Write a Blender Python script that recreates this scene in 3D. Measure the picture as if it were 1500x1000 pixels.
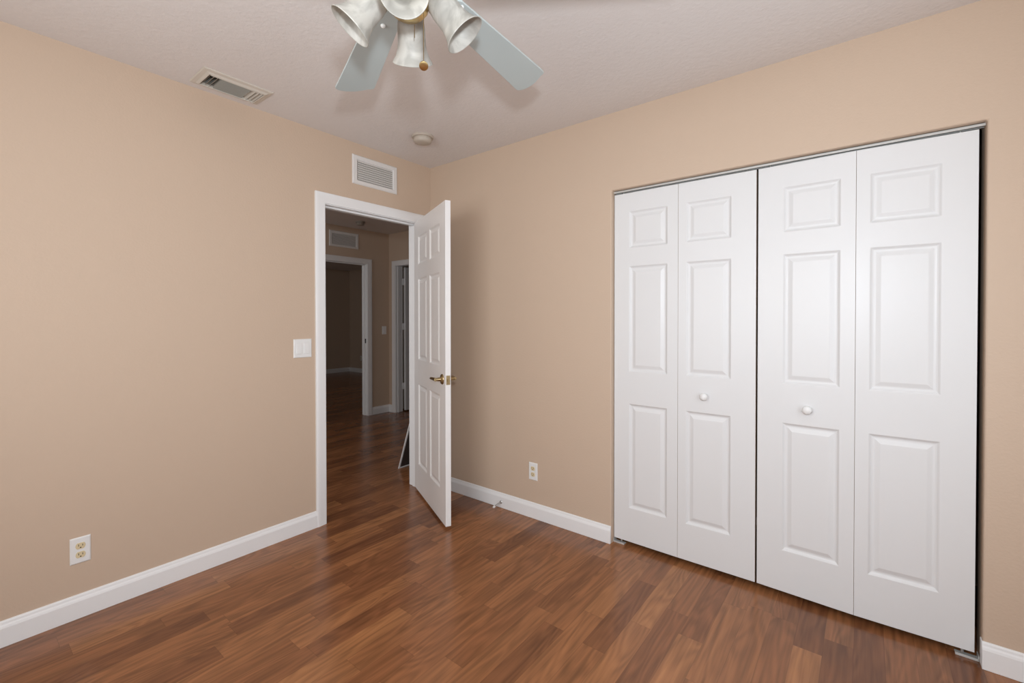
import bpy, bmesh, math, random
from mathutils import Vector, Matrix
random.seed(7)
S = bpy.context.scene
COL = S.collection
for o in list(bpy.data.objects):
    bpy.data.objects.remove(o)

# ------------------------------------------------------------------ camera
cam_d = bpy.data.cameras.new('camera')
cam = bpy.data.objects.new('camera', cam_d); COL.objects.link(cam)
FPX, CYP, PITCH, ROLL, YAW = 660.38, 472.70, -0.00962, -0.00058, -0.66571
cam_d.sensor_fit = 'HORIZONTAL'; cam_d.sensor_width = 36.0
cam_d.lens = FPX * 36.0 / 1500.0
cam_d.shift_y = -(500.0 - CYP) / 1500.0
cam_d.clip_start = 0.02
fw = Vector((math.sin(YAW) * math.cos(PITCH), math.cos(YAW) * math.cos(PITCH), math.sin(PITCH)))
rt0 = Vector((math.cos(YAW), -math.sin(YAW), 0)); up0 = rt0.cross(fw)
rt = rt0 * math.cos(ROLL) + up0 * math.sin(ROLL); up = rt.cross(fw)
m = Matrix((rt, up, -fw)).transposed().to_4x4()
m.translation = Vector((2.71987, -2.41705, 1.31289))
cam.matrix_world = m
S.camera = cam

# ------------------------------------------------------------------ world, lights, exposure
S.view_settings.view_transform = 'Standard'
S.view_settings.look = 'None'
S.view_settings.exposure = 0.0
S.view_settings.gamma = 1.0
S.view_settings.use_curve_mapping = False
W = bpy.data.worlds.new('world'); S.world = W
W.use_nodes = True
nt = W.node_tree
bg = nt.nodes['Background']
sky = nt.nodes.new('ShaderNodeTexSky')
sky.sky_type = 'NISHITA'; sky.sun_disc = False; sky.sun_elevation = math.radians(40)
nt.links.new(sky.outputs['Color'], bg.inputs['Color'])
bg.inputs['Strength'].default_value = 0.08

def area_light(name, loc, direction, sx, sy, watts, color, shape='RECTANGLE', spread=math.pi):
    d = bpy.data.lights.new(name, 'AREA')
    d.shape = shape; d.size = sx; d.size_y = sy; d.energy = watts; d.color = color; d.spread = spread
    o = bpy.data.objects.new(name, d); COL.objects.link(o)
    o.location = loc
    o.rotation_euler = Vector(direction).to_track_quat('-Z', 'Y').to_euler()
    return o
# the photographer's flash sits just above the lens (the fan's shadows run straight away from it)
FLASH = (2.79, -2.44, 1.55)
area_light('camera_flash', FLASH, (fw.x + 0.10, fw.y, 0.26), 0.09, 0.09, 21.5, (0.89, 0.985, 1.07), 'DISK')
# fill lamp at the unseen window added behind the camera
area_light('window_fill', (1.75, -3.33, 1.50), (0, 1, 0.03), 1.60, 1.06, 35.0, (0.95, 0.985, 1.01))
area_light('side_window_fill', (3.575, -1.40, 1.32), (-1, 0, -0.10), 1.10, 1.15, 14.0, (0.90, 0.985, 1.07))  # fill lamp at an added side window, lifts the door wall and doorway
# unseen lamps added to brighten the dark hallway and the far room
area_light('hallway_fill', (-1.35, -3.30, 1.45), (0, 1, -0.40), 1.6, 1.7, 36.0, (0.95, 0.98, 1.0))
area_light('far_room_fill', (-5.2, -1.44, 1.45), (0, 1, -0.05), 2.4, 1.4, 10.0, (0.95, 0.98, 1.0))  # added lamp, keeps the far room from going black

# ------------------------------------------------------------------ materials
def mat(name, color, rough=0.5, metal=0.0, spec=0.5, bump=None, bump_scale=100, bump_dist=0.001, detail=2):
    M = bpy.data.materials.new(name); M.use_nodes = True
    n = M.node_tree.nodes; l = M.node_tree.links
    b = n['Principled BSDF']
    b.inputs['Base Color'].default_value = (*color, 1)
    b.inputs['Roughness'].default_value = rough
    b.inputs['Metallic'].default_value = metal
    b.inputs['Specular IOR Level'].default_value = spec
    if bump:
        tc = n.new('ShaderNodeTexCoord'); no = n.new('ShaderNodeTexNoise'); bp = n.new('ShaderNodeBump')
        no.inputs['Scale'].default_value = bump_scale; no.inputs['Detail'].default_value = detail
        bp.inputs['Strength'].default_value = bump; bp.inputs['Distance'].default_value = bump_dist
        l.new(tc.outputs['Object'], no.inputs['Vector']); l.new(no.outputs['Fac'], bp.inputs['Height'])
        l.new(bp.outputs['Normal'], b.inputs['Normal'])
    return M

M_wall = mat('tan_wall_paint', (0.598, 0.462, 0.352), 0.62, spec=0.35, bump=0.35, bump_scale=95, bump_dist=0.002)
M_ceil = mat('textured_ceiling_paint', (0.75, 0.705, 0.68), 0.9, spec=0.1, bump=0.5, bump_scale=55, bump_dist=0.004, detail=4)
M_edge = mat('raw_tan_door_edge', (0.42, 0.32, 0.23), 0.6)
M_trim = mat('white_trim_paint', (0.86, 0.86, 0.86), 0.38)
M_door = mat('white_door_paint', (0.755, 0.755, 0.755), 0.36, spec=0.38, bump=0.16, bump_scale=160, bump_dist=0.0008)
M_bdoor = mat('white_room_door_paint', (0.86, 0.85, 0.84), 0.38)
M_plate = mat('white_plastic', (0.82, 0.82, 0.81), 0.35)
M_almond = mat('almond_plastic', (0.72, 0.60, 0.38), 0.4)
M_dark = mat('dark_slot', (0.02, 0.018, 0.015), 0.6)
M_brass = mat('polished_brass', (0.70, 0.53, 0.25), 0.30, metal=1.0, bump=0.25, bump_scale=260, bump_dist=0.001)
M_abrass = mat('antique_brass', (0.42, 0.32, 0.17), 0.3, metal=1.0)
M_steel = mat('grey_steel', (0.55, 0.55, 0.54), 0.35, metal=0.85)
M_track = mat('pale_track_enamel', (0.62, 0.62, 0.60), 0.35, metal=0.3)
M_ventm = mat('cream_vent_enamel', (0.62, 0.57, 0.50), 0.45)
M_ventd = mat('grey_vent_vane', (0.30, 0.28, 0.24), 0.5)
M_grille = mat('white_grille_enamel', (0.74, 0.72, 0.70), 0.45)
M_duct = mat('dark_duct', (0.33, 0.305, 0.27), 0.7)
M_smoke = mat('aged_ivory_plastic', (0.50, 0.44, 0.37), 0.5)
M_fanw = mat('white_fan_enamel', (0.82, 0.82, 0.80), 0.3)
M_blade = mat('pale_grey_fan_blade', (0.485, 0.545, 0.54), 0.42)
M_bulb = mat('frosted_bulb', (0.50, 0.44, 0.35), 0.5)
M_mesh = mat('dark_screen_mesh', (0.05, 0.035, 0.03), 0.8)
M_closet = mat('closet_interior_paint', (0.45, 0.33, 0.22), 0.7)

def shade_mat():
    M = mat('alabaster_glass', (0.85, 0.83, 0.79), 0.48)
    n = M.node_tree.nodes; l = M.node_tree.links; b = n['Principled BSDF']
    tc = n.new('ShaderNodeTexCoord'); no = n.new('ShaderNodeTexNoise'); cr = n.new('ShaderNodeValToRGB')
    no.inputs['Scale'].default_value = 14; no.inputs['Detail'].default_value = 3; no.inputs['Distortion'].default_value = 1.6
    cr.color_ramp.elements[0].position = 0.36; cr.color_ramp.elements[0].color = (0.47, 0.445, 0.40, 1)
    cr.color_ramp.elements[1].position = 0.62; cr.color_ramp.elements[1].color = (0.66, 0.63, 0.575, 1)
    l.new(tc.outputs['Object'], no.inputs['Vector']); l.new(no.outputs['Fac'], cr.inputs['Fac'])
    l.new(cr.outputs['Color'], b.inputs['Base Color'])
    tr = n.new('ShaderNodeBsdfTranslucent'); l.new(cr.outputs['Color'], tr.inputs['Color'])
    mx = n.new('ShaderNodeMixShader'); mx.inputs['Fac'].default_value = 0.35
    l.new(b.outputs['BSDF'], mx.inputs[1]); l.new(tr.outputs['BSDF'], mx.inputs[2])
    l.new(mx.outputs['Shader'], n['Material Output'].inputs['Surface'])
    return M
M_shade = shade_mat()

def floor_mat():
    M = bpy.data.materials.new('laminate_oak_planks'); M.use_nodes = True
    n = M.node_tree.nodes; l = M.node_tree.links; b = n['Principled BSDF']
    def math_(op, a, bb=None):
        q = n.new('ShaderNodeMath'); q.operation = op
        for i, v in enumerate((a, bb)):
            if v is None: continue
            if isinstance(v, (int, float)): q.inputs[i].default_value = v
            else: l.new(v, q.inputs[i])
        return q.outputs[0]
    tc = n.new('ShaderNodeTexCoord'); sp = n.new('ShaderNodeSeparateXYZ'); l.new(tc.outputs['Object'], sp.inputs[0])
    X, Y = sp.outputs['X'], sp.outputs['Y']
    xs = math_('DIVIDE', X, 0.096)
    row = math_('FLOOR', xs)
    wn = n.new('ShaderNodeTexWhiteNoise'); wn.noise_dimensions = '1D'; l.new(row, wn.inputs['W'])
    ys = math_('ADD', math_('DIVIDE', Y, 0.56), math_('MULTIPLY', wn.outputs['Value'], 5.37))
    colm = math_('FLOOR', ys)
    idv = n.new('ShaderNodeCombineXYZ'); l.new(row, idv.inputs[0]); l.new(colm, idv.inputs[1])
    w2 = n.new('ShaderNodeTexWhiteNoise'); w2.noise_dimensions = '3D'; l.new(idv.outputs[0], w2.inputs['Vector'])
    base = n.new('ShaderNodeValToRGB')
    e = base.color_ramp.elements
    e[0].position = 0.0; e[0].color = (0.175, 0.067, 0.028, 1)
    e[1].position = 1.0; e[1].color = (0.340, 0.146, 0.058, 1)
    for pos, c in ((0.3, (0.238, 0.094, 0.038, 1)), (0.7, (0.282, 0.116, 0.047, 1))):
        q = e.new(pos); q.color = c
    l.new(w2.outputs['Value'], base.inputs['Fac'])
    # grain: noise stretched along the strip, shifted for every strip
    gv = n.new('ShaderNodeCombineXYZ')
    l.new(math_('ADD', math_('MULTIPLY', X, 58.0), math_('MULTIPLY', w2.outputs['Value'], 90.0)), gv.inputs[0])
    l.new(math_('ADD', math_('MULTIPLY', Y, 2.6), math_('MULTIPLY', w2.outputs['Value'], 40.0)), gv.inputs[1])
    g1 = n.new('ShaderNodeTexNoise'); g1.inputs['Scale'].default_value = 1.0; g1.inputs['Detail'].default_value = 8
    g1.inputs['Distortion'].default_value = 0.45; l.new(gv.outputs[0], g1.inputs['Vector'])
    gv2 = n.new('ShaderNodeCombineXYZ')
    l.new(math_('ADD', math_('MULTIPLY', X, 9.0), math_('MULTIPLY', w2.outputs['Value'], 31.0)), gv2.inputs[0])
    l.new(math_('ADD', math_('MULTIPLY', Y, 1.5), math_('MULTIPLY', w2.outputs['Value'], 17.0)), gv2.inputs[1])
    g2 = n.new('ShaderNodeTexNoise'); g2.inputs['Scale'].default_value = 1.0; g2.inputs['Detail'].default_value = 1.5
    g2.inputs['Distortion'].default_value = 0.4; l.new(gv2.outputs[0], g2.inputs['Vector'])
    rings = math_('SINE', math_('MULTIPLY', g2.outputs['Fac'], 62.0))
    gsum = math_('ADD', math_('MULTIPLY', math_('SUBTRACT', g1.outputs['Fac'], 0.5), 1.45), math_('MULTIPLY', rings, 0.16))
    # darker broad streaks
    gv3 = n.new('ShaderNodeCombineXYZ')
    l.new(math_('MULTIPLY', X, 11.0), gv3.inputs[0]); l.new(math_('MULTIPLY', Y, 2.4), gv3.inputs[1]); l.new(w2.outputs['Value'], gv3.inputs[2])
    g3 = n.new('ShaderNodeTexNoise'); g3.inputs['Scale'].default_value = 1.0; g3.inputs['Detail'].default_value = 3
    l.new(gv3.outputs[0], g3.inputs['Vector'])
    gsum = math_('ADD', gsum, math_('MULTIPLY', math_('SUBTRACT', g3.outputs['Fac'], 0.5), 0.7))
    fac = math_('ADD', 1.0, math_('MULTIPLY', gsum, 0.75))
    # seams
    fx = math_('FRACT', xs); fy = math_('FRACT', ys)
    sx_ = math_('MINIMUM', fx, math_('SUBTRACT', 1.0, fx)); sy_ = math_('MINIMUM', fy, math_('SUBTRACT', 1.0, fy))
    seam = math_('MAXIMUM', math_('LESS_THAN', sx_, 0.010), math_('LESS_THAN', sy_, 0.0018))
    fac = math_('MULTIPLY', fac, math_('SUBTRACT', 1.0, math_('MULTIPLY', seam, 0.22)))
    mul = n.new('ShaderNodeVectorMath'); mul.operation = 'SCALE'
    l.new(base.outputs['Color'], mul.inputs[0]); l.new(fac, mul.inputs['Scale'])
    l.new(mul.outputs[0], b.inputs['Base Color'])
    b.inputs['Roughness'].default_value = 0.25
    b.inputs['Specular IOR Level'].default_value = 0.5
    bp = n.new('ShaderNodeBump'); bp.inputs['Strength'].default_value = 0.10; bp.inputs['Distance'].default_value = 0.001
    l.new(g1.outputs['Fac'], bp.inputs['Height']); l.new(bp.outputs['Normal'], b.inputs['Normal'])
    return M
M_floor = floor_mat()

# ------------------------------------------------------------------ mesh helpers
def box(bm, x0, x1, y0, y1, z0, z1, mtx=None):
    vs = [bm.verts.new((x, y, z)) for x in (x0, x1) for y in (y0, y1) for z in (z0, z1)]
    for f in ((0, 1, 3, 2), (4, 6, 7, 5), (0, 4, 5, 1), (2, 3, 7, 6), (0, 2, 6, 4), (1, 5, 7, 3)):
        bm.faces.new([vs[i] for i in f])
    if mtx is not None:
        bmesh.ops.transform(bm, matrix=mtx, verts=vs)
    return vs

def finish(bm, name, material, parent=None, smooth=False, bevel=0.0, segs=2):
    bmesh.ops.recalc_face_normals(bm, faces=bm.faces[:])
    me = bpy.data.meshes.new(name); bm.to_mesh(me); bm.free()
    me.materials.append(material)
    o = bpy.data.objects.new(name, me); COL.objects.link(o)
    if smooth:
        for p in me.polygons: p.use_smooth = True
    if bevel:
        md = o.modifiers.new('bevel', 'BEVEL'); md.width = bevel; md.segments = segs; md.limit_method = 'ANGLE'
        md.angle_limit = math.radians(35)
    if parent is not None: o.parent = parent
    return o

def smooth_by_angle(o, deg=40):
    me = o.data
    me.polygons.foreach_set('use_smooth', [True] * len(me.polygons))
    bm = bmesh.new(); bm.from_mesh(me)
    for e in bm.edges:
        e.smooth = not (len(e.link_faces) == 2 and e.calc_face_angle(0) > math.radians(deg))
    bm.to_mesh(me); bm.free()

def lathe(bm, prof, n=32, mtx=None, close=True):
    """prof: list of (r, z) top to bottom, spun about local z; caps the ends where r > 0 if close"""
    rings = []; allv = []
    for r, z in prof:
        if r < 1e-6:
            v = bm.verts.new((0, 0, z)); rings.append([v]); allv.append(v)
        else:
            rg = [bm.verts.new((r * math.cos(2 * math.pi * k / n), r * math.sin(2 * math.pi * k / n), z)) for k in range(n)]
            rings.append(rg); allv += rg
    for a, b in zip(rings, rings[1:]):
        for k in range(n):
            k2 = (k + 1) % n
            if len(a) == 1 and len(b) == 1: continue
            if len(a) == 1: bm.faces.new((a[0], b[k], b[k2]))
            elif len(b) == 1: bm.faces.new((a[k], b[0], a[k2]))
            else: bm.faces.new((a[k], b[k], b[k2], a[k2]))
    if close:
        for rg in (rings[0], rings[-1]):
            if len(rg) > 2: bm.faces.new(rg)
    if mtx is not None: bmesh.ops.transform(bm, matrix=mtx, verts=allv)

def tube(bm, pts, r, n=10):
    pts = [Vector(p) for p in pts]; rings = []
    for i, p in enumerate(pts):
        d = (pts[min(i + 1, len(pts) - 1)] - pts[max(i - 1, 0)]).normalized()
        a = d.orthogonal().normalized() if i == 0 else (rings[-1][1] - d * rings[-1][1].dot(d)).normalized()
        b = d.cross(a)
        rr = r[i] if isinstance(r, (list, tuple)) else r
        rings.append(([bm.verts.new(p + (a * math.cos(2 * math.pi * k / n) + b * math.sin(2 * math.pi * k / n)) * rr) for k in range(n)], a))
    for (ra, _), (rb, _) in zip(rings, rings[1:]):
        for k in range(n):
            bm.faces.new((ra[k], rb[k], rb[(k + 1) % n], ra[(k + 1) % n]))
    bm.faces.new(rings[0][0]); bm.faces.new(rings[-1][0])

def sweep(bm, prof, path, side, out):
    """prof: (w, t) points, w measured along 'side' away from the path with mitres, t along 'out'. Open path in a plane."""
    path = [Vector(p) for p in path]; out = Vector(out); n = len(path); rows = []
    for i, p in enumerate(path):
        def sd(a, b): return (b - a).normalized().cross(out) * side
        if i == 0: s = sd(path[0], path[1]); k = 1
        elif i == n - 1: s = sd(path[-2], path[-1]); k = 1
        else:
            s1, s2 = sd(path[i - 1], p), sd(p, path[i + 1]); s = (s1 + s2).normalized(); k = 1 / s.dot(s1)
        rows.append([bm.verts.new(p + s * (w * k) + out * t) for w, t in prof])
    for a, b in zip(rows, rows[1:]):
        for k in range(len(prof)):
            k2 = (k + 1) % len(prof)
            bm.faces.new((a[k], b[k], b[k2], a[k2]))
    bm.faces.new(rows[0]); bm.faces.new(rows[-1])

def thing(name, label, cat, loc=(0, 0, 0), group=None, rot=(0, 0, 0)):
    o = bpy.data.objects.new(name, None); COL.objects.link(o)
    o.location = loc; o.rotation_euler = rot; o.empty_display_size = 0.1
    o['label'] = label; o['category'] = cat
    if group: o['group'] = group
    return o

def tag(o, label, cat, group=None, kind=None):
    o['label'] = label; o['category'] = cat
    if group: o['group'] = group
    if kind: o['kind'] = kind
    return o

def struct(o, label, cat): return tag(o, label, cat, kind='structure')

# ------------------------------------------------------------------ dimensions of the place
CZ = 2.50                      # ceiling
RX, RY = 3.60, -3.35           # bedroom: x 0..RX, y RY..0
WT = 0.117                     # wall thickness
DY0, DY1, DZ = -0.884, -0.118, 2.043   # bedroom door opening in the wall x = 0
CX0, CX1, COZ = 1.5561, 3.0722, 2.0528 # closet opening in the wall y = 0
HX = -2.58                     # far hallway wall
HY0, HY1 = 0.395, 1.162        # doorway in the far hallway wall
YW = 1.52                      # wall that ends the hallway
EX0, EX1 = -2.43, -1.70        # doorway in the end wall
FX, FY = -7.40, 3.92           # far room

# ------------------------------------------------------------------ shell
bm = bmesh.new(); box(bm, FX - .12, RX + .12, RY - .12, FY + .12, -0.08, 0.0)
struct(finish(bm, 'floor', M_floor), 'brown wood laminate floor of narrow strips running into the hallway', 'floor')
bm = bmesh.new()
# leaves a hole for the supply vent's boot
VX0, VX1, VY0, VY1 = 0.060, 0.268, -1.635, -1.317
hx0, hx1, hy0, hy1 = VX0 + .032, VX1 - .032, VY0 + .032, VY1 - .032
a, b, c, d = FX - .12, RX + .12, RY - .12, FY + .12
box(bm, a, hx0, c, d, CZ, CZ + .1); box(bm, hx1, b, c, d, CZ, CZ + .1)
box(bm, hx0, hx1, c, hy0, CZ, CZ + .1); box(bm, hx0, hx1, hy1, d, CZ, CZ + .1)
struct(finish(bm, 'ceiling', M_ceil), 'white ceiling with knockdown texture', 'ceiling')

J = 0.019   # jamb board thickness
bm = bmesh.new()
box(bm, -WT, 0, RY, DY0 - J, 0, CZ); box(bm, -WT, 0, DY1 + J, YW, 0, CZ); box(bm, -WT, 0, DY0 - J, DY1 + J, DZ + J, CZ)
struct(finish(bm, 'wall_left', M_wall), 'tan wall on the left with the doorway, switch and high return grille', 'wall')
bm = bmesh.new()
ol = [(-.03, -.03), (CX0, -.03), (CX0, COZ), (CX1, COZ), (CX1, -.03), (RX + .03, -.03), (RX + .03, CZ + .03), (-.03, CZ + .03)]
fa = [bm.verts.new((x, 0, z)) for x, z in ol]; fb = [bm.verts.new((x, WT, z)) for x, z in ol]
bm.faces.new(fa); bm.faces.new(fb)
for k in range(8): bm.faces.new((fa[k], fa[(k + 1) % 8], fb[(k + 1) % 8], fb[k]))
struct(finish(bm, 'wall_right', M_wall, bevel=0.006, segs=3), 'tan wall on the right around the closet opening', 'wall')
SY0, SY1, SZ0, SZ1 = -2.00, -0.80, 0.70, 1.95
bm = bmesh.new()
box(bm, RX, RX + .1, RY, SY0, 0, CZ); box(bm, RX, RX + .1, SY1, WT, 0, CZ); box(bm, RX, RX + .1, SY0, SY1, 0, SZ0); box(bm, RX, RX + .1, SY0, SY1, SZ1, CZ)
struct(finish(bm, 'wall_side', M_wall), 'tan bedroom wall with an added window, to the right of the camera', 'wall')
WX0, WX1, WZ0, WZ1 = 0.90, 2.60, 0.90, 2.08
bm = bmesh.new()
box(bm, 0, WX0, RY - .1, RY, 0, CZ); box(bm, WX1, RX, RY - .1, RY, 0, CZ)
box(bm, WX0, WX1, RY - .1, RY, 0, WZ0); box(bm, WX0, WX1, RY - .1, RY, WZ1, CZ)
struct(finish(bm, 'wall_back', M_wall), 'tan bedroom wall with an added window, behind the camera', 'wall')
# unseen windows outside the frame, added to hold the fill lamps
G = bpy.data.materials.new('window_glass'); G.use_nodes = True
G.node_tree.nodes['Principled BSDF'].inputs['Transmission Weight'].default_value = 1.0
G.node_tree.nodes['Principled BSDF'].inputs['Roughness'].default_value = 0.0
def window(name, label, loc, rz, ww, wh):
    win = thing(name, label, 'window', loc, rot=(0, 0, rz)); win['kind'] = 'structure'
    bm = bmesh.new()
    for x0, x1, z0, z1 in ((-ww, -ww + .05, 0, wh), (ww - .05, ww, 0, wh), (-ww + .05, ww - .05, 0, .05), (-ww + .05, ww - .05, wh - .05, wh), (-ww + .05, ww - .05, wh / 2 - .02, wh / 2 + .02)):
        box(bm, x0, x1, -.03, .03, z0, z1)
    finish(bm, 'window_frame', M_trim, win)
    for z0, z1 in ((.05, wh / 2 - .02), (wh / 2 + .02, wh - .05)):
        bm = bmesh.new(); box(bm, -ww + .05, ww - .05, -.003, .003, z0, z1); finish(bm, 'pane', G, win)
    bm = bmesh.new(); box(bm, -ww - .04, ww + .04, .0505, .10, -.03, 0); finish(bm, 'window_sill', M_trim, win)
window('fill_window_1', 'white framed unseen window added behind the camera for fill light', ((WX0 + WX1) / 2, RY - .05, WZ0), 0, (WX1 - WX0) / 2, WZ1 - WZ0)
window('fill_window_2', 'white framed unseen window added right of the camera for fill light', (RX + .05, (SY0 + SY1) / 2, SZ0), math.radians(90), (SY1 - SY0) / 2, SZ1 - SZ0)

# closet interior
bm = bmesh.new()
box(bm, CX0 - .25, CX0 - .20, WT, .72, 0, CZ); box(bm, CX1 + .20, CX1 + .25, WT, .72, 0, CZ); box(bm, CX0 - .25, CX1 + .25, .72, .77, 0, CZ)
struct(finish(bm, 'wall_closet', M_closet), 'dim inner walls of the closet behind the bifold doors', 'wall')

# hallway and far rooms
bm = bmesh.new()
box(bm, HX - WT, HX, RY, HY0 - J, 0, CZ); box(bm, HX - WT, HX, HY1 + J, FY, 0, CZ); box(bm, HX - WT, HX, HY0 - J, HY1 + J, DZ + J, CZ)
struct(finish(bm, 'wall_hall_far', M_wall), 'dim tan hallway wall facing the bedroom door, with a doorway in it', 'wall')
bm = bmesh.new()
box(bm, HX, EX0 - J, YW, YW + WT, 0, CZ); box(bm, EX1 + J, 0, YW, YW + WT, 0, CZ); box(bm, EX0 - J, EX1 + J, YW, YW + WT, DZ + J, CZ)
struct(finish(bm, 'wall_hall_end', M_wall), 'dim tan wall ending the hallway on the right', 'wall')
bm = bmesh.new(); box(bm, HX, -WT, RY - .1, RY, 0, CZ)
struct(finish(bm, 'wall_hall_near', M_wall), 'tan wall closing the hallway at its hidden left end', 'wall')
bm = bmesh.new()
box(bm, FX - .1, FX, -1.5, FY, 0, CZ); box(bm, FX, 0, FY, FY + .1, 0, CZ); box(bm, FX, HX - WT, -1.6, -1.5, 0, CZ); box(bm, -.1, 0, YW + WT, FY, 0, CZ)
struct(finish(bm, 'wall_far_room', M_wall), 'dark tan walls of the rooms beyond the hallway', 'wall')

# ------------------------------------------------------------------ trim: baseboards, casings, jambs
BB = [(0, 0), (0, .0140), (.074, .0140), (.082, .0115), (.088, .0085), (.096, .0070), (.101, .0045), (.102, 0)]   # (height, thickness)
def baseboard(bm, p0, p1, out):
    p0, p1, out = Vector((*p0, 0)), Vector((*p1, 0)), Vector((*out, 0))
    r = [[bm.verts.new(p + out * t + Vector((0, 0, h))) for h, t in BB] for p in (p0, p1)]
    k = len(BB)
    for i in range(k): bm.faces.new((r[0][i], r[1][i], r[1][(i + 1) % k], r[0][(i + 1) % k]))
    bm.faces.new(r[0]); bm.faces.new(r[1])
CW = 0.066; RV = 0.005   # casing width, reveal
bm = bmesh.new(); baseboard(bm, (0, RY), (0, DY0 - RV - CW), (1, 0))
struct(finish(bm, 'baseboard_left', M_trim), 'white baseboard along the left wall up to the door casing', 'baseboard')
bm = bmesh.new(); baseboard(bm, (0, 0), (CX0 + .0005, 0), (0, -1))
struct(finish(bm, 'baseboard_right', M_trim, bevel=.003), 'white baseboard between the bedroom door and the closet', 'baseboard')
bm = bmesh.new(); baseboard(bm, (CX1 - .004, 0), (RX, 0), (0, -1)); box(bm, CX1 - .004, CX1 - .0002, 0, .03, 0, .10)
struct(finish(bm, 'baseboard_corner', M_trim, bevel=.002), 'white baseboard right of the closet at the frame edge', 'baseboard')
bm = bmesh.new(); baseboard(bm, (HX, HY1 + RV + CW), (HX, YW), (1, 0)); baseboard(bm, (HX, YW), (EX0 - RV - CW, YW), (0, -1)); baseboard(bm, (HX, RY), (HX, HY0 - RV - CW), (1, 0))
struct(finish(bm, 'baseboard_hall', M_trim), 'dim white baseboard in the hallway corner', 'baseboard')
bm = bmesh.new(); baseboard(bm, (FX, -1.5), (FX, FY), (1, 0)); baseboard(bm, (FX, FY), (HX - WT, FY), (0, -1))
struct(finish(bm, 'baseboard_far_room', M_trim), 'dim white baseboard at the back of the far room', 'baseboard')

CAS = [(0, 0), (0, .009), (.004, .011), (.012, .0115), (.026, .013), (.040, .0155), (.054, .017), (.060, .016), (.066, .013), (.066, 0)]
def casing(name, path, side, out, label):
    bm = bmesh.new(); sweep(bm, CAS, path, side, out)
    return struct(smo(finish(bm, name, M_trim)), label, 'door casing')
def smo(o): smooth_by_angle(o, 25); return o
casing('trim_1', [(0, DY0 - RV, 0), (0, DY0 - RV, DZ + RV), (0, DY1 + RV, DZ + RV), (0, DY1 + RV, 0)], -1, (1, 0, 0), 'white moulded casing round the bedroom doorway')
casing('trim_2', [(HX, HY0 - RV, 0), (HX, HY0 - RV, DZ + RV), (HX, HY1 + RV, DZ + RV), (HX, HY1 + RV, 0)], -1, (1, 0, 0), 'dim white casing round the doorway across the hallway')
casing('trim_3', [(EX0 - RV, YW, 0), (EX0 - RV, YW, DZ + RV), (EX1 + RV, YW, DZ + RV), (EX1 + RV, YW, 0)], -1, (0, -1, 0), 'dim white casing round the doorway at the hallway end')
casing('trim_4', [(-WT, DY0 - RV, 0), (-WT, DY0 - RV, DZ + RV), (-WT, DY1 + RV, DZ + RV), (-WT, DY1 + RV, 0)], 1, (-1, 0, 0), 'white casing on the hallway side of the bedroom doorway')
def jamb_x(name, xa, xb, y0, y1, stop_x, label):   # jamb in a wall lying at constant x
    bm = bmesh.new()
    box(bm, xa, xb, y0 - J, y0, 0, DZ + J); box(bm, xa, xb, y1, y1 + J, 0, DZ + J); box(bm, xa, xb, y0, y1, DZ, DZ + J)
    s0, s1 = stop_x
    box(bm, s0, s1, y0, y0 + .010, 0, DZ - .010); box(bm, s0, s1, y1 - .010, y1, 0, DZ - .010); box(bm, s0, s1, y0, y1, DZ - .010, DZ)
    return struct(finish(bm, name, M_trim, bevel=.0015), label, 'door jamb')
jamb_x('trim_5', -WT, 0, DY0, DY1, (-.075, -.040), 'white jamb and stop inside the bedroom doorway')
j6 = jamb_x('trim_6', HX - WT, HX, HY0, HY1, (HX - .08, HX - .045), 'dim white jamb of the doorway across the hallway')
bm = bmesh.new(); box(bm, HX - .055, HX - .025, HY1 - .0025, HY1 - .0005, .98, 1.04)
finish(bm, 'strike_plate', M_dark, j6)
bm = bmesh.new()
box(bm, EX0 - J, EX0, YW, YW + WT, 0, DZ + J); box(bm, EX1, EX1 + J, YW, YW + WT, 0, DZ + J); box(bm, EX0, EX1, YW, YW + WT, DZ, DZ + J)
box(bm, EX0, EX0 + .010, YW + .03, YW + .065, 0, DZ - .010); box(bm, EX1 - .010, EX1, YW + .03, YW + .065, 0, DZ - .010)
struct(finish(bm, 'trim_7', M_trim, bevel=.0015), 'dim white jamb of the doorway at the hallway end', 'door jamb')

# ------------------------------------------------------------------ moulded panel doors
PROF = [(0, 0), (.003, .0022), (.007, .0062), (.012, .0088), (.017, .0092), (.021, .0086), (.036, .0028), (.039, .0022)]
def panel_face(bm, Wd, z0, z1, cols, rows, y, sgn):
    """one moulded face in the plane y (local), recess going towards sgn*y"""
    xs = sorted({0, Wd, *[v for c in cols for v in c]}); zs = sorted({z0, z1, *[v for r in rows for v in r]})
    cache = {}
    def V(x, z, d=0.0):
        k = (round(x, 5), round(z, 5), round(d, 5))
        if k not in cache: cache[k] = bm.verts.new((x, y + sgn * d, z))
        return cache[k]
    for xa, xb in zip(xs, xs[1:]):
        for za, zb in zip(zs, zs[1:]):
            if (xa, xb) in cols and (za, zb) in rows:
                loops = [[V(xa + i, za + i, d), V(xb - i, za + i, d), V(xb - i, zb - i, d), V(xa + i, zb - i, d)] for i, d in PROF]
                for a, b in zip(loops, loops[1:]):
                    for k in range(4): bm.faces.new((a[k], a[(k + 1) % 4], b[(k + 1) % 4], b[k]))
                bm.faces.new(loops[-1])
            else:
                bm.faces.new((V(xa, za), V(xb, za), V(xb, zb), V(xa, zb)))
    per = [V(x, z0) for x in xs] + [V(Wd, z) for z in zs[1:]] + [V(x, z1) for x in reversed(xs[:-1])] + [V(0, z) for z in reversed(zs[1:-1])]
    return per
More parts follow.
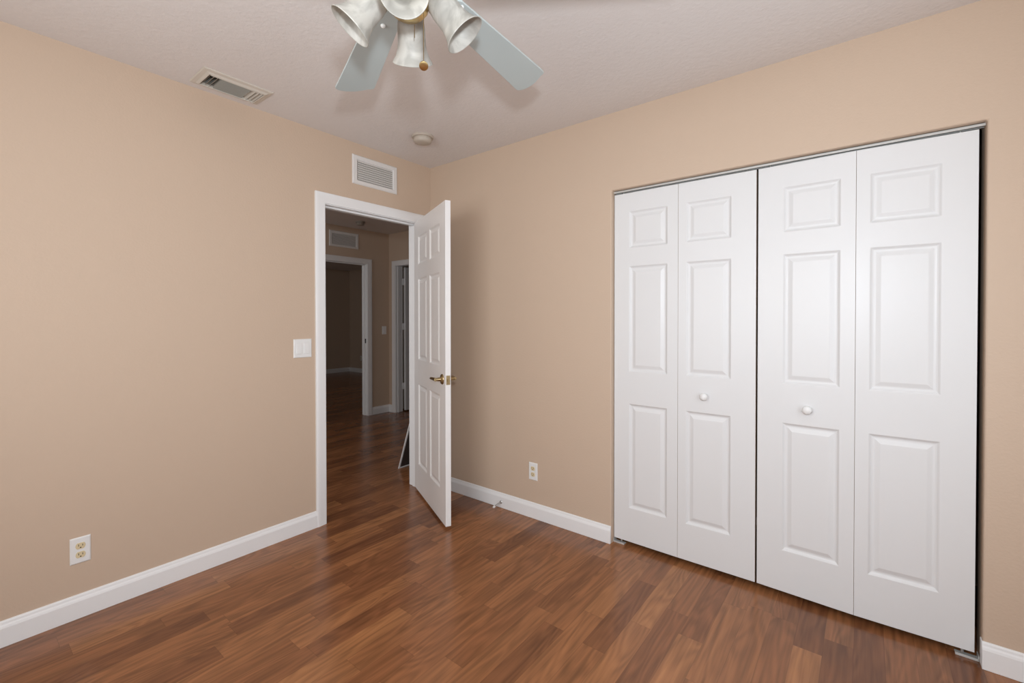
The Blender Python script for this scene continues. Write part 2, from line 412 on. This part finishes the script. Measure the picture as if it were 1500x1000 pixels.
def panel_leaf(bm, Wd, z0, z1, T, cols, rows):
    f = panel_face(bm, Wd, z0, z1, cols, rows, 0.0, 1); b = panel_face(bm, Wd, z0, z1, cols, rows, T, -1)
    n = len(f)
    for k in range(n): bm.faces.new((f[k], f[(k + 1) % n], b[(k + 1) % n], b[k]))
ROWS = [(.222, .823), (1.008, 1.612), (1.716, 1.925)]

# bifold closet doors: left pair then right pair
def knob(parent, x, z):
    bm = bmesh.new()
    lathe(bm, [(0, .034), (.008, .0334), (.015, .030), (.0192, .0245), (.0198, .020), (.0168, .0145), (.0110, .010), (.0098, .0045), (.0125, .0010), (.0125, 0)], 28,
          Matrix.Translation((x, 0, z)) @ Matrix.Rotation(math.radians(90), 4, 'X'))
    o = finish(bm, 'knob', M_plate, parent, smooth=True); return o
TD = 0.034
def bifold(label, x0, xm, x1, y0, ym, y1, cols_a, cols_b, knob_on, knob_x, knob_z):
    t = thing('bifold_door', label, 'closet door', (xm, ym + TD / 2, 0), 'bifold doors of the closet')
    leaves = []
    for (xa, ya, xb, yb, cols) in ((x0, y0, xm, ym, cols_a), (xm, ym, x1, y1, cols_b)):
        Wd = math.hypot(xb - xa, yb - ya); ang = math.atan2(yb - ya, xb - xa)
        e = 0.0004
        bm = bmesh.new(); panel_leaf(bm, Wd - 2 * e, .027, 2.0320, TD, [(c0 - xa, c1 - xa) for c0, c1 in cols], ROWS)
        o = finish(bm, 'door_leaf', M_door, t, bevel=.0011)
        o.data.materials.append(M_edge)
        for p in o.data.polygons:
            if abs(p.normal.x) > .95 and (p.center.x < .0005 or p.center.x > Wd - 2 * e - .0005): p.material_index = 1
        o.location = Vector((xa + e, ya, 0)) - t.location; o.rotation_euler = (0, 0, ang); leaves.append(o)
    k = knob(leaves[knob_on], knob_x - (x0 if knob_on == 0 else xm), knob_z)
    # hinges on the hidden side, a door aligner at the meeting edge, roller pin in the track
    lf = leaves[0]
    for z in (.30, 1.03, 1.80):
        bm = bmesh.new(); box(bm, xm - x0 - .03, xm - x0 + .03, TD, TD + .004, z - .03, z + .03)
        finish(bm, 'hinge', M_steel, lf)
    pin_leaf = leaves[knob_on]
    px = (x1 - xm - .045) if knob_on == 1 else .048
    bm = bmesh.new(); lathe(bm, [(.0045, 2.0402), (.0045, 2.025)], 12, Matrix.Translation((px, TD / 2, 0))); finish(bm, 'roller_pin', M_steel, pin_leaf)
    far = leaves[1 - knob_on]; fx = .05 if knob_on == 1 else (x1 - xm - .05)
    bm = bmesh.new(); lathe(bm, [(.0045, 2.0402), (.0045, 2.025)], 12, Matrix.Translation((fx, TD / 2, 0))); finish(bm, 'pivot_pin', M_steel, far)
    ax = (x1 - xm) if knob_on == 1 else 0
    bm = bmesh.new(); box(bm, ax - .012 if knob_on == 1 else ax, ax + .004 if knob_on == 1 else ax + .012, TD, TD + .012, .295, .33); al = finish(bm, 'door_aligner', M_steel, pin_leaf)
    return t
bifold('left pair of white bifold closet doors, nearest the baseboard outlet', 1.5585, 1.9275, 2.3005, .034, .031, .033,
       [(1.650, 1.869)], [(1.970, 2.188)], 1, 2.064, .909)
bifold('right pair of white bifold closet doors, beside the dark gap at the right jamb', 2.3075, 2.684, 3.0555, .033, .023, .035,
       [(2.413, 2.630)], [(2.731, 2.953)], 0, 2.512, .897)

# closet track and floor pivot brackets
bm = bmesh.new()
yA, yB = .030, .062
box(bm, CX0 + .001, CX1 - .001, yA, yA + .002, 2.0405, COZ - .0005); box(bm, CX0 + .001, CX1 - .001, yB - .002, yB, 2.0405, COZ - .0005)
box(bm, CX0 + .001, CX1 - .001, yA, yB, COZ - .0025, COZ - .0005)
box(bm, CX0 + .001, CX1 - .001, yA + .002, yA + .009, 2.0405, 2.0420); box(bm, CX0 + .001, CX1 - .001, yB - .009, yB - .002, 2.0405, 2.0420)
tag(finish(bm, 'closet_track', M_track), 'pale metal track along the top of the closet opening', 'track')
def bracket(x, sgn, label):
    t = thing('pivot_bracket', label, 'bracket', (x, .045, 0), 'floor pivot brackets of the closet doors')
    bm = bmesh.new(); box(bm, 0, sgn * .066, -.016, .016, .0002, .004); box(bm, 0, sgn * .066, -.016, -.013, .004, .009)
    finish(bm, 'base_plate', M_track, t, bevel=.001)
    bm = bmesh.new(); box(bm, 0, sgn * .003, -.016, .016, .004, .022); finish(bm, 'upright_plate', M_track, t)
    bm = bmesh.new(); lathe(bm, [(.005, .026), (.005, .004)], 12, Matrix.Translation((sgn * .045, 0, 0))); finish(bm, 'pin', M_steel, t)
bracket(CX0 + .001, 1, 'small pale metal bracket on the floor at the closet\'s left corner')
bracket(CX1 - .005, -1, 'small pale metal bracket on the floor at the closet\'s right corner')

# ------------------------------------------------------------------ bedroom door, swung open
LW, LT = .762, .035
ang = math.radians(-25.4)
bd = thing('door_1', 'white six-panel bedroom door standing open with brass lever handle', 'door', (0.0, DY1 - .002, 0), rot=(0, 0, ang)); bd['kind'] = 'structure'
# local x along the leaf from the hinge, local y: -LT (hall face, seen) .. 0 (room face)
bm = bmesh.new()
panel_leaf(bm, LW, .018, 2.045, LT, [(.117, .343), (.417, .643)], ROWS)
leaf = finish(bm, 'door_leaf', M_bdoor, bd, bevel=.0015); leaf.location = (0, -LT, 0)
HXP, HZ = .700, .930
def lever(sgn):   # sgn -1: hall face
    y = -LT if sgn < 0 else 0
    bm = bmesh.new()
    lathe(bm, [(.033, 0), (.033, .003), (.029, .008), (.016, .012), (.012, .016), (.0105, .040), (.0105, .046)], 28,
          Matrix.Translation((HXP, y, HZ)) @ Matrix.Rotation(math.radians(90 if sgn < 0 else -90), 4, 'X'))
    yy = y + sgn * .046
    tube(bm, [(HXP + .008, yy, HZ), (HXP - .015, yy, HZ), (HXP - .04, yy + sgn * .004, HZ + .002), (HXP - .075, yy + sgn * .006, HZ + .001), (HXP - .105, yy + sgn * .001, HZ - .004)],
         [.011, .0115, .0095, .0085, .006], 14)
    o = finish(bm, 'lever_handle', M_abrass, bd); smooth_by_angle(o, 50); o['label'] = 'antique brass lever handle'
lever(-1); lever(1)
bm = bmesh.new(); box(bm, LW, LW + .0012, -LT / 2 - .0125, -LT / 2 + .0125, HZ - .029, HZ + .029); box(bm, LW, LW + .009, -LT / 2 - .006, -LT / 2 + .006, HZ - .009, HZ + .009)
o = finish(bm, 'latch_plate', M_abrass, bd); o['label'] = 'brass latch plate in the door edge'
for z in (.25, 1.03, 1.82):
    bm = bmesh.new(); lathe(bm, [(.0055, z + .045), (.0055, z - .045)], 12, Matrix.Translation((-.003, .006, 0))); finish(bm, 'hinge', M_abrass, bd)

# spring door stop on the right baseboard
t = thing('door_stop', 'little spring door stop with white tip on the right baseboard', 'door stop', (.735, -.0142, .040))
bm = bmesh.new(); lathe(bm, [(.011, 0), (.011, .002), (.006, .005)], 16, Matrix.Rotation(math.radians(90), 4, 'X')); finish(bm, 'mount', M_steel, t)
bm = bmesh.new()
tube(bm, [(.0055 * math.cos(k * .9), -.004 - k * .0009, .0055 * math.sin(k * .9) - .00012 * k) for k in range(72)], .0011, 6); finish(bm, 'spring', M_steel, t)
bm = bmesh.new(); lathe(bm, [(0, .083), (.006, .082), (.0075, .078), (.0075, .068), (.005, .066)], 16, Matrix.Translation((0, 0, -.009)) @ Matrix.Rotation(math.radians(90), 4, 'X')); finish(bm, 'rubber_tip', M_plate, t, smooth=True)

# ------------------------------------------------------------------ electrical plates (local: x right, y out of wall = -y, z up)
def plate_mesh(w, h, d=.0055):
    bm = bmesh.new(); e = .004
    o = [(-w / 2, -h / 2), (w / 2, -h / 2), (w / 2, h / 2), (-w / 2, h / 2)]
    i = [(-w / 2 + e, -h / 2 + e), (w / 2 - e, -h / 2 + e), (w / 2 - e, h / 2 - e), (-w / 2 + e, h / 2 - e)]
    rows = [[bm.verts.new((x, 0, z)) for x, z in o], [bm.verts.new((x, -d * .45, z)) for x, z in o], [bm.verts.new((x, -d, z)) for x, z in i]]
    for a, b in zip(rows, rows[1:]):
        for k in range(4): bm.faces.new((a[k], a[(k + 1) % 4], b[(k + 1) % 4], b[k]))
    bm.faces.new(rows[0]); bm.faces.new(rows[2]); return bm
def outlet(label, loc, rz):
    t = thing('wall_outlet', label, 'outlet', loc, 'electrical outlets', (0, 0, rz))
    finish(plate_mesh(.068, .114), 'cover_plate', M_plate, t)
    for z in (.0195, -.0195):
        bm = bmesh.new()
        pts = [(.0165 * math.cos(a), max(-.0135, min(.0135, .0175 * math.sin(a)))) for a in [2 * math.pi * k / 28 for k in range(28)]]
        f = [bm.verts.new((x, -.0054, z + q)) for x, q in pts]; b2 = [bm.verts.new((x * .96, -.0072, z + q * .96)) for x, q in pts]
        for k in range(28): bm.faces.new((f[k], f[(k + 1) % 28], b2[(k + 1) % 28], b2[k]))
        bm.faces.new(b2)
        s = finish(bm, 'socket', M_almond, t); s['label'] = 'almond coloured socket face'
        bm = bmesh.new()
        box(bm, -.0075, -.0055, -.0076, -.0070, z - .001, z + .008); box(bm, .0055, .0075, -.0076, -.0070, z - .001, z + .007)
        lathe(bm, [(.0026, .0076), (.0026, .0070)], 12, Matrix.Translation((0, 0, z - .007)) @ Matrix.Rotation(math.radians(90), 4, 'X'))
        finish(bm, 'slots', M_dark, s)
    bm = bmesh.new(); lathe(bm, [(.003, .0066), (.003, .0054)], 12, Matrix.Rotation(math.radians(90), 4, 'X')); finish(bm, 'screw', M_plate, t)
R90 = math.radians(90)
outlet('white electrical outlet low on the left wall', (0.0, -2.037, .295), R90)
outlet('white electrical outlet low on the wall between the open door and the closet', (1.0, 0.0, .306), 0)
outlet('dim outlet low on the far room wall, seen through two doorways', (-6.91, FY, .352), 0)

def rocker_switch(label, loc, rz, gangs, w):
    t = thing('light_switch', label, 'switch', loc, 'light switches', (0, 0, rz))
    finish(plate_mesh(w, .114), 'cover_plate', M_plate, t)
    for g in range(gangs):
        gx = (g - (gangs - 1) / 2) * .046
        bm = bmesh.new()
        vs = [bm.verts.new(p) for p in ((gx - .0165, -.0056, -.0335), (gx + .0165, -.0056, -.0335), (gx + .0165, -.0056, .0335), (gx - .0165, -.0056, .0335),
                                         (gx - .015, -.0105, -.032), (gx + .015, -.0105, -.032), (gx + .015, -.0066, .032), (gx - .015, -.0066, .032))]
        for f in ((0, 1, 5, 4), (1, 2, 6, 5), (2, 3, 7, 6), (3, 0, 4, 7), (4, 5, 6, 7)): bm.faces.new([vs[i] for i in f])
        finish(bm, 'rocker', M_plate, t)
rocker_switch('white double rocker light switch left of the bedroom doorway', (0.0, -1.036, 1.131), R90, 2, .112)
rocker_switch('dim single light switch on the hallway wall between the two doorways', (HX, 1.437, 1.150), R90, 1, .070)

# ------------------------------------------------------------------ grilles
def return_grille(label, loc, w, h, n, mframe, mslat):
    t = thing('air_grille', label, 'vent', loc, 'return air grilles', (0, 0, R90))
    fw_ = .040; d = .010
    bm = bmesh.new()
    W2, H2 = w / 2, h / 2
    prof = [(0, 0), (.0, .004), (.006, d), (fw_ - .008, d), (fw_, .003), (fw_, 0)]
    loops = [[bm.verts.new((sx * (W2 - i), -q, sz * (H2 - i * (.8 if i > .02 else 1)))) for sx, sz in ((-1, -1), (1, -1), (1, 1), (-1, 1))] for i, q in prof]
    for a, b in zip(loops, loops[1:]):
        for k in range(4): bm.faces.new((a[k], a[(k + 1) % 4], b[(k + 1) % 4], b[k]))
    for k in range(4): bm.faces.new((loops[0][k], loops[0][(k + 1) % 4], loops[-1][(k + 1) % 4], loops[-1][k]))
    finish(bm, 'frame', mframe, t)
    iw, ih = W2 - fw_, H2 - fw_ * .8
    bm = bmesh.new(); box(bm, -iw, iw, -.0012, -.0004, -ih, ih); finish(bm, 'backing', M_ventd, t)
    step = 2 * ih / n
    for k in range(n):
        z = -ih + step * (k + .5)
        bm = bmesh.new()
        vs = [bm.verts.new(p) for x in (-iw, iw) for p in ((x, -.0025, z + step * .40), (x, -.0015, z + step * .46), (x, -.0085, z - step * .44), (x, -.0095, z - step * .38))]
        for k2 in range(4): bm.faces.new((vs[k2], vs[(k2 + 1) % 4], vs[4 + (k2 + 1) % 4], vs[4 + k2]))
        bm.faces.new(vs[:4]); bm.faces.new(vs[4:])
        finish(bm, 'slat', mslat, t)
return_grille('white return air grille high on the left wall above the bedroom doorway', (0.0, -.509, 2.322), .366, .197, 9, M_grille, M_grille)
return_grille('dim return air grille above the doorway across the hallway', (HX, .826, 2.329), .415, .200, 9, M_grille, M_grille)

# ceiling supply vent
vcx, vcy = (VX0 + VX1) / 2, (VY0 + VY1) / 2
t = thing('ceiling_vent', 'cream louvred supply vent on the ceiling by the left wall', 'vent', (vcx, vcy, CZ))
VW, VH = (VX1 - VX0) / 2, (VY1 - VY0) / 2
bm = bmesh.new()
prof = [(0, 0), (0, .003), (.004, .006), (.020, .009), (.030, .016), (.034, .016), (.034, .0)]
loops = [[bm.verts.new((sx * (VW - i), sy * (VH - i), -q)) for sx, sy in ((-1, -1), (1, -1), (1, 1), (-1, 1))] for i, q in prof]
for a, b in zip(loops, loops[1:]):
    for k in range(4): bm.faces.new((a[k], a[(k + 1) % 4], b[(k + 1) % 4], b[k]))
for k in range(4): bm.faces.new((loops[0][k], loops[0][(k + 1) % 4], loops[-1][(k + 1) % 4], loops[-1][k]))
finish(bm, 'frame', M_ventm, t, bevel=.001)
iw, ih = VW - .034, VH - .034
bm = bmesh.new()
for (x0, x1, y0, y1) in ((-iw - .001, -iw, -ih, ih), (iw, iw + .001, -ih, ih), (-iw, iw, -ih - .001, -ih), (-iw, iw, ih, ih + .001)): box(bm, x0, x1, y0, y1, 0, .09)
box(bm, -iw, iw, -ih, ih, .088, .092)
finish(bm, 'duct_boot', M_duct, t)
def vane(x0, x1, y0, y1, tilt, along, material):
    bm = bmesh.new(); pr = [(-.006, -.014), (-.002, -.006), (.004, .002), (.011, .006)]
    rows = []
    for u in ((y0, y1) if along == 'y' else (x0, x1)):
        c = (x0 + x1) / 2 if along == 'y' else (y0 + y1) / 2
        fr = [(c + tilt * a, u, z) if along == 'y' else (u, c + tilt * a, z) for a, z in pr]
        bk = [(p[0] + (.0012 if along == 'y' else 0), p[1] + (.0012 if along == 'x' else 0), p[2] + .0012) for p in reversed(fr)]
        rows.append([bm.verts.new(p) for p in fr + bk])
    k = len(rows[0])
    for q in range(k): bm.faces.new((rows[0][q], rows[0][(q + 1) % k], rows[1][(q + 1) % k], rows[1][q]))
    bm.faces.new(rows[0]); bm.faces.new(rows[1])
    return finish(bm, 'vane', material, t)
yi = ih - .058
for k in range(9):                                   # long louvres in the middle
    x = -iw + .012 + k * (2 * iw - .024) / 8
    vane(x, x, -yi, yi, 1, 'y', M_ventd)
vane(iw - .004, iw - .004, -yi - .05, yi + .05, 1, 'y', M_ventm)
for s in (-1, 1):                                    # three cross louvres at each end
    for k in range(3):
        y = s * (yi + .014 + k * .017)
        vane(-iw, iw - .006, y, y, -s, 'x', M_ventm)

# smoke detectors
def detector(label, loc, r, material):
    t = thing('smoke_detector', label, 'smoke detector', loc, 'ceiling detectors')
    bm = bmesh.new(); lathe(bm, [(r, 0), (r, -.010), (r * .96, -.014), (r * .84, -.0145)], 40); finish(bm, 'base_ring', material, t, smooth=False, bevel=.001)
    bm = bmesh.new(); lathe(bm, [(r * .80, -.0145), (r * .83, -.024), (r * .80, -.036), (r * .70, -.043), (r * .5, -.046), (0, -.047)], 40)
    smooth_by_angle(finish(bm, 'cover', material, t), 60)
detector('round ivory smoke detector on the bedroom ceiling near the corner', (.441, -.457, CZ), .070, M_smoke)
detector('small dark round detector on the hallway ceiling', (-2.16, .79, CZ), .055, M_duct)

# ------------------------------------------------------------------ window screen leaning in the hallway
scr = thing('window_screen', 'thin white-framed dark screen leaning in the hallway beside the door jamb', 'screen', (-.497, .062, .0), rot=(0, math.atan2(.365, 1.0), 0))
sw, sh, sb, sd = .62, 1.02, .014, .008
bm = bmesh.new()
for y0, y1, z0, z1 in ((0, sb, 0, sh), (sw - sb, sw, 0, sh), (sb, sw - sb, 0, sb), (sb, sw - sb, sh - sb, sh)): box(bm, 0, sd, y0, y1, z0, z1)
finish(bm, 'frame', M_trim, scr, bevel=.001)
bm = bmesh.new(); box(bm, .003, .005, sb, sw - sb, sb, sh - sb); finish(bm, 'mesh', M_mesh, scr)

# open panel door at the hallway end
d2 = thing('door_2', 'dim white panel door opened into the room at the hallway end', 'door', (EX0 + .004, YW + WT + .022, 0), rot=(0, 0, math.radians(88))); d2['kind'] = 'structure'
bm = bmesh.new(); panel_leaf(bm, .70, .018, 2.035, .035, [(.105, .315), (.385, .595)], ROWS)
o = finish(bm, 'door_leaf', M_door, d2); o.location = (0, -.035, 0)
for z in (.36, 1.20, 1.83):
    bm = bmesh.new(); box(bm, -.030, .004, -.012, -.004, z - .045, z + .045); h = finish(bm, 'hinge', M_trim, d2)

# ------------------------------------------------------------------ ceiling fan with four-light kit
FC = Vector((1.795, -1.668))
fan = thing('ceiling_fan', 'white ceiling fan with pale grey blades and four frosted bell shades', 'ceiling fan', (FC.x, FC.y, CZ))
def Zl(z): return z - CZ
bm = bmesh.new(); lathe(bm, [(.068, Zl(2.4998)), (.070, Zl(2.475)), (.050, Zl(2.445)), (.018, Zl(2.435))], 40); smooth_by_angle(finish(bm, 'canopy', M_fanw, fan), 50)
bm = bmesh.new(); lathe(bm, [(.013, Zl(2.44)), (.013, Zl(2.33))], 20); smooth_by_angle(finish(bm, 'downrod', M_fanw, fan), 50)
bm = bmesh.new(); lathe(bm, [(.03, Zl(2.345)), (.085, Zl(2.335)), (.118, Zl(2.315)), (.124, Zl(2.275)), (.112, Zl(2.243)), (.075, Zl(2.232)), (.06, Zl(2.228))], 48)
smooth_by_angle(finish(bm, 'motor_housing', M_fanw, fan), 50)
bm = bmesh.new(); lathe(bm, [(.120, Zl(2.282)), (.127, Zl(2.279)), (.127, Zl(2.271)), (.120, Zl(2.268))], 48); smooth_by_angle(finish(bm, 'trim_band', M_brass, fan), 50)
BR0, BR1, BZ = .205, .655, 2.207
for az, dz in ((97.6, .012), (158.5, -.014), (232.0, 0), (310.0, 0), (30.0, .004)):
    piv = bpy.data.objects  # blades hang from the motor by an arm each
    L = BR1 - BR0
    def hw(x): return .046 + .024 * x / .47
    outline = [(-.055, -.030), (-.035, -.044)] + [(x, -hw(x)) for x in (.05, .15, .25, .35, .425)]
    outline += [(.440, -.066), (.446, -.058), (.451, -.046), (.462, -.030), (.474, -.012), (.482, .008), (.486, .028), (.486, .044), (.483, .058), (.474, .069), (.462, .0705)]
    outline += [(x, hw(x)) for x in (.42, .35, .25, .15, .05)] + [(-.035, .044), (-.055, .030)]
    bm = bmesh.new(); th = .006
    lo = [bm.verts.new((x, y, -th / 2)) for x, y in outline]; hi = [bm.verts.new((x, y, th / 2)) for x, y in outline]
    bm.faces.new(lo); bm.faces.new(hi)
    for k in range(len(lo)): bm.faces.new((lo[k], lo[(k + 1) % len(lo)], hi[(k + 1) % len(lo)], hi[k]))
    bl = finish(bm, 'fan_blade', M_blade, fan, bevel=.0015)
    droop = math.asin(dz / L)
    bl.matrix_local = Matrix.Rotation(math.radians(az), 4, 'Z') @ Matrix.Translation((BR0, 0, Zl(BZ))) @ Matrix.Rotation(-droop, 4, 'Y') @ Matrix.Rotation(math.radians(-7.0), 4, 'X')
    # arm: bracket on top of the blade root, running in to the motor; its screws show below
    bm = bmesh.new()
    ar = [(-.06, -.016), (-.03, -.040), (.045, -.036), (.075, -.012), (.075, .012), (.045, .036), (-.03, .040), (-.06, .016)]
    a1 = [bm.verts.new((x, y, .0032)) for x, y in ar]; a2 = [bm.verts.new((x, y, .0070)) for x, y in ar]
    bm.faces.new(a1); bm.faces.new(a2)
    for k in range(8): bm.faces.new((a1[k], a1[(k + 1) % 8], a2[(k + 1) % 8], a2[k]))
    box(bm, -.120, -.05, -.014, .014, .0036, .0100)
    finish(bm, 'blade_arm', M_fanw, bl, bevel=.001)
    for (x, y) in ((-.022, -.031), (-.022, .031), (.045, 0)):
        bm = bmesh.new()
        lathe(bm, [(.0078, -.0030), (.0075, -.006), (.0055, -.0095), (.003, -.0112), (0, -.0115)], 16, Matrix.Translation((x, y, 0)))
        finish(bm, 'screw_cap', M_fanw, bl, smooth=True)
# light kit
bm = bmesh.new()
lathe(bm, [(.055, Zl(2.229)), (.058, Zl(2.215)), (.052, Zl(2.190)), (.050, Zl(2.150)), (.056, Zl(2.140)), (.056, Zl(2.128)), (.050, Zl(2.104)), (.038, Zl(2.090)), (.015, Zl(2.084)), (0, Zl(2.083))], 40)
o = finish(bm, 'switch_housing', M_brass, fan); smooth_by_angle(o, 50); o['label'] = 'polished brass switch housing'
SP_out = [(.022, .004), (.0235, 0), (.0285, -.010), (.0345, -.028), (.0375, -.048), (.0380, -.066), (.0385, -.084), (.0415, -.100), (.0475, -.116), (.0550, -.128), (.0570, -.131)]
TILT = math.radians(40)
for az in (45.0, 136.0, 225.0, 317.0):
    A = math.radians(az)
    mt = Matrix.Rotation(A, 4, 'Z') @ Matrix.Translation((.060, 0, Zl(2.148))) @ Matrix.Rotation(-TILT, 4, 'Y')
    bm = bmesh.new()
    inner = [(r - .003, z + (.001 if k else 0)) for k, (r, z) in enumerate(SP_out)]
    prof = [(SP_out[0][0] - .003, .004)] + SP_out + list(reversed(inner))[0:]
    prof = SP_out + [(SP_out[-1][0] - .0015, SP_out[-1][1] - .0008)] + list(reversed(inner))
    lathe(bm, prof, 48, close=False)
    sh_ = finish(bm, 'lamp_shade', M_shade, fan, smooth=True); sh_.matrix_local = mt
    bm = bmesh.new(); lathe(bm, [(.018, .034), (.027, .026), (.027, .002), (.024, .0)], 32); tube(bm, [(-.035, 0, .040), (-.02, 0, .036), (0, 0, .030)], .008, 12)
    f = finish(bm, 'fitter', M_brass, sh_); smooth_by_angle(f, 50); f['label'] = 'brass shade fitter'
    bm = bmesh.new(); lathe(bm, [(.013, .010), (.013, -.022)], 24); smooth_by_angle(finish(bm, 'lamp_socket', M_bulb, sh_), 50)
    bm = bmesh.new(); lathe(bm, [(.012, -.022), (.016, -.034), (.024, -.052), (.026, -.066), (.022, -.080), (.012, -.089), (0, -.092)], 24)
    finish(bm, 'bulb', M_bulb, sh_, smooth=True)
# pull chains
def chain(dx, dy, z0, z1):
    bm = bmesh.new()
    tube(bm, [(dx, dy, Zl(z0)), (dx, dy, Zl((z0 + z1) / 2)), (dx, dy, Zl(z1))], .0010, 6)
    n = int((z0 - z1) / .0042)
    for k in range(n):
        lathe(bm, [(0, .0015), (.0015, 0), (0, -.0015)], 6, Matrix.Translation((dx, dy, Zl(z0 - (k + .5) * .0042))))
    return finish(bm, 'pull_chain', M_abrass, fan)
ch = chain(.038, .018, 2.125, 1.966)
bm = bmesh.new(); lathe(bm, [(0, .003), (.009, .0026), (.0115, .0015), (.0115, -.0015), (.009, -.0026), (0, -.003)], 24, Matrix.Translation((.038, .018, Zl(1.954))) @ Vector((.55, -.45, -.95)).to_track_quat('Z', 'Y').to_matrix().to_4x4())
o = finish(bm, 'pull_medallion', M_brass, ch); smooth_by_angle(o, 50); o['label'] = 'round brass pull medallion'
chain(-.012, .030, 2.084, 2.050)
